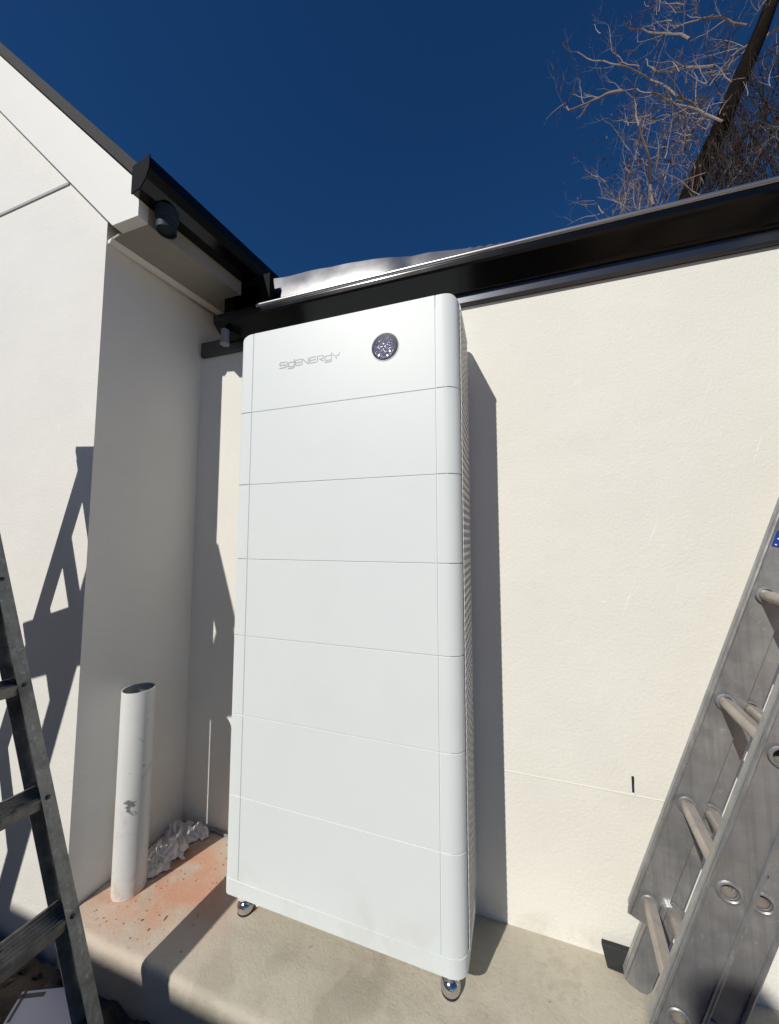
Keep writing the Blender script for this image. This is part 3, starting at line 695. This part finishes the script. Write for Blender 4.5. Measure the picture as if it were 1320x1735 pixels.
fr = obj('front_rail', srail(Q0+s_*0.010, upr, far_in), M['alu_dull'], sl2)
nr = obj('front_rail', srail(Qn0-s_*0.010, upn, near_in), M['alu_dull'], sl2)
for i in range(-1, 6):
    u = SS*i; a = Q0+upr*u; b = Qn0+upn*u
    f_ = fn; hz = Vector((hh.x, hh.y, 0))
    # tread: flat top with folded lips, level
    top = a - Vector((0, 0, 0.0)); d = (b-a)
    bm = new(); w_ = 0.085
    e0 = a - s_*0.0; e1 = b
    def tq(o, z): return o
    for (x0_, x1_, z0_, z1_) in ((-w_, 0.0, -0.0025, 0.0), (-0.0025, 0.0002, -0.028, -0.0026), (-w_-0.0002, -w_+0.0025, -0.022, -0.0026)):
        A = e0 + hz*x0_ + Vector((0, 0, z0_)); B = e0 + hz*x1_ + Vector((0, 0, z0_)); C_ = e0 + hz*x1_ + Vector((0, 0, z1_)); D = e0 + hz*x0_ + Vector((0, 0, z1_))
        prism(bm, [A, B, C_, D], d)
    for k in range(6):   # tread ribs
        x = -w_+0.010+0.013*k; A = e0+hz*x+Vector((0, 0, 0.0001))
        prism(bm, [A, A+hz*0.004, A+hz*0.003+Vector((0, 0, 0.0016)), A+hz*0.001+Vector((0, 0, 0.0016))], d)
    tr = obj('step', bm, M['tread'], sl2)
    for c, inw, uu in ((Q0+s_*0.010, far_in, upr), (Qn0-s_*0.010, near_in, upn)):
        q = new(); p = c+uu*(u-0.004)+inw*0.016; lathe(q, p, fn, [(0.006, -0.001), (0.006, 0.0015), (0.003, 0.003), (0, 0.003)], 10); obj('rivet', q, M['rivet'], tr, True)
# top cap
tc = Q0+upr*U1; tn = Qn0+upn*U1; q = new()
ctr = (tc+tn)/2
A = tc+s_*0.02+hh*0.02; d = (tn-tc)-s_*0.04; d.z = 0
prism(q, [A, A-hh*0.11, A-hh*0.11+Vector((0, 0, 0.022)), A+Vector((0, 0, 0.022))], d, 0.004); obj('top_cap', q, M['alu_dull'], sl2)
# rear side: legs and treads of its own, the ladder can be climbed from both sides
rt = tc+hh*0.02; rtn = tn+hh*0.02; gz = G+0.035
def rear_pt(o, lat, z):  # down the rear leg to height z
    k = (o.z-z)/0.953; return o + (-hh*0.285 + s_*lat)*k + Vector((0, 0, -0.953))*k
for o, lat, inw in ((rt, 0.060, -s_), (rtn, 0.0, s_)):
    a = rear_pt(o, lat, o.z+0.0); b = rear_pt(o, lat, gz); bm = new(); dv = b-a
    prism(bm, [a-hh*0.076, a+inw*0.03-hh*0.076, a+inw*0.03-hh*0.073, a-hh*0.073], dv); prism(bm, [a-hh*0.0002, a+inw*0.003-hh*0.0002, a+inw*0.003-hh*0.0728, a-hh*0.0728], dv)
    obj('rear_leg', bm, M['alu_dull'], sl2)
for i in range(-1, 5):
    z = Q0.z+0.075+SS*0.953*i; a = rear_pt(rt, 0.060, z)-s_*0.002; b = rear_pt(rtn, 0.0, z)+s_*0.002; q = new()
    prism(q, [a-hh*0.004, a-hh*0.074, a-hh*0.074-Vector((0, 0, 0.003)), a-hh*0.004-Vector((0, 0, 0.003))], b-a)
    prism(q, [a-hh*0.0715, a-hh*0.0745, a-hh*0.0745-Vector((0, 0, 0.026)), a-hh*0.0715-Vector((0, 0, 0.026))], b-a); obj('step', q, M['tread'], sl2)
# wide tray hooked between the two sides
zt_ = 1.365; uu_ = (zt_-Q0.z)/upr.z; a = Q0+upr*uu_ - s_*0.03; q = new()
ht = Vector((0.955, 0.296, 0)); A = a-ht*0.03
prism(q, [A, A-ht*0.56, A-ht*0.56+Vector((0, 0, 0.012)), A+Vector((0, 0, 0.012))], -s_*0.24, 0.003); obj('tray', q, M['tread'], sl2)
for c, uu in ((Q0+s_*0.010, upr), (Qn0-s_*0.010, upn)):
    q = new(); p = c+uu*(U0-0.028)
    prism(q, [p+hh*0.006+s_*0.004*0, p-hh*0.075, p-hh*0.075+uu*0.06, p+hh*0.006+uu*0.06], (-s_ if c.y > -0.6 else s_)*0.034, 0.003); obj('rubber_foot', q, M['rubber'], sl2)

# ------------------------------------------------------------------ pale board lying on the soil
bd = tag(empty('loose_board', (-0.6, -0.2, G+0.05)), 'pale lilac board lying on the dark soil below the stepladder', 'board')
zB = G+0.060
pts = [at(38, 1680, 2, zB), at(112, 1672, 2, zB), at(125, 1735, 2, zB), at(120, 1790, 2, zB), at(0, 1800, 2, zB), at(5, 1735, 2, zB)]
q = new(); prism(q, pts, (0, 0, -0.012), 0.001); obj('board_face', q, M['sheet'], bd)
q = new(); e = Vector((0, 0, 0.0006))
for a, b, wd in ((pts[0], pts[0].lerp(pts[1], 0.60), 0.010), (pts[5], pts[0], 0.008)):
    d = (b-a).normalized(); n_ = Vector((d.y, -d.x, 0))
    inn = n_ if (pts[2]-a).dot(n_) > 0 else -n_
    prism(q, [a+inn*0.008+e, b+inn*0.008+e, b+inn*(0.008+wd)+e, a+inn*(0.008+wd)+e], (0, 0, 0.0008))
obj('edge_strip', q, M['sheet_edge'], bd)

# ------------------------------------------------------------------ bare tree behind the roof
DT = 7.0
def px(x, y, dy=0.0): return at(x, y, 1, DT+dy)
tre = tag(empty('bare_tree', (px(1130, 420).x, DT, G-0.08)), 'leafless tree hung with dry vines rising behind the roof at the right', 'tree')
base_ = px(1120, 430); base_.z = G-0.1
tk = [base_, px(1128, 410), px(1165, 335), px(1192, 275), px(1215, 228), px(1240, 170), px(1262, 115), px(1290, 50), px(1312, -10), px(1340, -90)]
q = new(); tube(q, tk, [0.26, 0.17, 0.155, 0.15, 0.155, 0.15, 0.14, 0.135, 0.12, 0.08], 12)
for v in q.verts: v.co += Vector((noise.noise(v.co*3), noise.noise(v.co*3+Vector((7, 0, 0))), 0))*0.05
obj('trunk', q, M['bark'], tre, True)
def c3(x, y): return (860+x/2.87, y/2.87)
mains = [
 [(1040, 590), (930, 545), (800, 490), (700, 450), (620, 438), (530, 437), (430, 440)],
 [(940, 560), (880, 500), (830, 460), (700, 380), (560, 320), (420, 290), (330, 265), (262, 215)],
 [(560, 440), (480, 452), (380, 510), (300, 540), (280, 515), (278, 495)],
 [(880, 180), (760, 162), (650, 150), (590, 140), (565, 100)],
 [(930, 560), (918, 430), (905, 300), (890, 150)],
 [(1102, 920), (1092, 780), (1080, 600), (1070, 540)],
 [(1050, 930), (1120, 850), (1210, 740), (1300, 670)],
 [(705, 1010), (700, 880), (680, 740), (640, 620), (615, 480), (600, 400)],
 [(1000, 320), (860, 335), (740, 350), (690, 320), (670, 285)],
 [(1330, 130), (1220, 190), (1120, 250), (1040, 330), (980, 420), (945, 540)],
 [(880, 640), (840, 560), (800, 490), (770, 440)],
 [(640, 320), (560, 300), (510, 250), (495, 120)],
 [(450, 165), (425, 140), (422, 112)],
 [(375, 500), (360, 440), (350, 380)],
 [(700, 560), (620, 575), (540, 590), (490, 575)],
 [(860, 10), (740, 20), (690, 35), (662, 5)],
 [(600, 1015), (550, 980), (500, 955)],
 [(660, 960), (610, 880), (585, 840), (590, 780)],
 [(480, 885), (420, 860), (378, 822)],
 [(1000, 70), (940, 90), (870, 80), (810, 10)],
 [(1160, 130), (1060, 95), (960, 80), (860, 120), (740, 180), (630, 215)],
 [(950, 900), (900, 800), (860, 680), (840, 600)],
 [(1090, 400), (1000, 310), (960, 240)],
 [(720, 1000), (760, 880), (800, 760), (830, 680)],
 [(470, 1040), (440, 1000), (420, 980)],
]
twig = new(); leaves = new()
def spine(pts, k=3):
    out = []
    for a, b in zip(pts, pts[1:]):
        for i in range(k): out.append(a.lerp(b, i/k))
    out.append(pts[-1]); return out
def grow(bm, p, d, ln, r, depth):
    pts = [p]; rr = [r]; n = 5; d = d.normalized()
    for i in range(n):
        d = (d + Vector((random.uniform(-1, 1), random.uniform(-1, 1), random.uniform(-0.7, 1.0)))*0.28).normalized()
        pts.append(pts[-1]+d*ln/n); rr.append(r*(1-0.75*(i+1)/n))
    tube(bm, pts, rr, 3, False)
    if depth > 0:
        for i in range(1, n+1):
            if random.random() < 0.62:
                sd = Vector((random.uniform(-1, 1), random.uniform(-1, 1), random.uniform(-0.5, 1)))
                grow(bm, pts[i], (d*0.7+sd).normalized(), ln*random.uniform(0.35, 0.6), rr[i]*0.7, depth-1)
    elif random.random() < 0.10:
        pl = pts[-1]; s0 = random.uniform(0.012, 0.028); u, v = frame(Vector((random.uniform(-1, 1), random.uniform(-1, 1), random.uniform(-1, 1))))
        f = [leaves.verts.new(pl+u*s0*a+v*s0*b) for a, b in ((0, -1.6), (0.8, -0.3), (0.2, 1.4), (-0.7, 0.2))]; leaves.faces.new(f)
for bi, m_ in enumerate(mains):
    dy0 = random.uniform(-0.8, 0.8)
    P = [px(*c3(x, y), dy0+0.25*i*random.uniform(-1, 1)) for i, (x, y) in enumerate(m_)]
    sp_ = spine(P); L_ = len(sp_)
    sp_ = [p+Vector((noise.noise(p*3), noise.noise(p*3+Vector((3, 3, 3))), noise.noise(p*3+Vector((9, 0, 0)))))*0.05 for p in sp_]
    r0 = random.uniform(0.018, 0.028) if len(m_) > 4 else random.uniform(0.009, 0.014)
    bm = new(); tube(bm, sp_, [r0*(1-0.72*i/(L_-1)) for i in range(L_)], 6, False)
    obj('branch', bm, M['twig'], tre, True)
    for i in range(2, L_):
        if random.random() < 0.55:
            d = (sp_[i]-sp_[i-1]).normalized()
            grow(twig, sp_[i], d*0.8+Vector((random.uniform(-1, 1), random.uniform(-1, 1), random.uniform(-0.8, 1))), random.uniform(0.25, 0.75), r0*(1-0.6*i/L_)*0.55, 2)
# thicket of shoots above the roof line and a denser tangle right of the trunk
def thicket(n, xr, yr, ln, r, dep, bm, up_=0.6):
    for i in range(n):
        p = px(random.uniform(*xr), random.uniform(*yr), random.uniform(-1.2, 1.2))
        grow(bm, p, Vector((random.uniform(-0.7, 0.7), random.uniform(-0.5, 0.5), up_+random.uniform(-0.4, 0.6))), random.uniform(*ln), r*random.uniform(0.6, 1.2), dep)
thicket(60, (1020, 1200), (330, 400), (0.5, 1.1), 0.010, 2, twig)
thicket(46, (1060, 1200), (180, 320), (0.4, 0.9), 0.009, 2, twig)
thicket(26, (1090, 1320), (0, 160), (0.4, 0.9), 0.009, 2, twig)
for i in range(40):      # mid knot of twigs
    p = px(random.gauss(1168, 14), random.gauss(215, 26), random.uniform(-0.5, 0.5))
    grow(twig, p, Vector((random.uniform(-1, 1), random.uniform(-1, 1), random.uniform(-1, 1))), random.uniform(0.2, 0.5), 0.010, 1)
thicket(50, (1190, 1340), (120, 330), (0.3, 0.8), 0.008, 1, twig, 0.1)
o = obj('twigs', twig, M['twig'], tre); o['kind'] = 'stuff'
vine = new()
for i in range(360):
    x = random.uniform(1185, 1420) if i % 3 else random.gauss(1235, 28); y = random.uniform(60, 250)
    top_lim = 330-(x-1165)*1.9
    if y < top_lim-30: y = random.uniform(max(60, top_lim-30), 260)
    p = px(x, y, random.uniform(-1.0, 1.4)); pts = [p]; d = Vector((random.uniform(-0.3, 0.3), 0, -1))
    for k in range(9):
        d = (d + Vector((random.uniform(-1, 1), random.uniform(-1, 1), random.uniform(-0.8, 0.5)))*0.33).normalized()
        pts.append(pts[-1]+d*random.uniform(0.12, 0.30))
    tube(vine, pts, random.uniform(0.003, 0.009), 3, False)
thicket(90, (1200, 1420), (90, 340), (0.4, 0.9), 0.008, 2, vine, 0.1)
o = obj('vines', vine, M['vine'], tre); o['kind'] = 'stuff'
for i in range(420):
    x, y = (random.gauss(1180, 30), random.gauss(240, 40)) if i % 2 else (random.gauss(1090, 45), random.gauss(310, 45))
    pl = px(x, y, random.uniform(-1, 1)); s0 = random.uniform(0.012, 0.032); u, v = frame(Vector((random.uniform(-1, 1), random.uniform(-1, 1), random.uniform(-1, 1))))
    f = [leaves.verts.new(pl+u*s0*a+v*s0*b) for a, b in ((0, -1.6), (0.8, -0.3), (0.2, 1.4), (-0.7, 0.2))]; leaves.faces.new(f)
o = obj('dead_leaves', leaves, M['leafd'], tre); o['kind'] = 'stuff'

# ------------------------------------------------------------------ added wall, unseen behind the viewer; it shades the soil up to the slab edge
YW = -3.3; HW = -0.045 + 0.84*(-0.16-YW)
bw = tag(empty('added_shade_wall', (0, YW, G)), 'unseen block wall added behind the viewer to shade the soil', 'wall')
q = new(); box(q, (-7, YW-0.2, G-0.1), (0.75, YW, HW-0.05)); obj('shade_wall_body', q, M['brick'], bw)
q = new(); box(q, (-7, YW-0.22, HW-0.0495), (0.77, YW+0.0, HW), 0.004); obj('shade_wall_top', q, M['brick'], bw)
q = new(); box(q, (-0.05, YW-0.225, HW+0.0005), (0.27, YW+0.004, 2.95), 0.004); obj('shadow_block', q, M['brick'], bw)  # added block: its shadow stands in for the viewer's on the lower ladder
q = new(); lathe(q, (0.115, YW-0.11, 2.9505), (0, 0, 1), [(0.0, 0), (0.13, 0), (0.13, 0.02), (0.06, 0.035), (0.055, 0.05), (0.09, 0.075), (0.105, 0.115), (0.10, 0.155), (0.07, 0.19), (0.0, 0.205)], 24); obj('shadow_knob', q, M['brick'], bw, True)  # added knob, unseen, rounds off that stand-in shadow
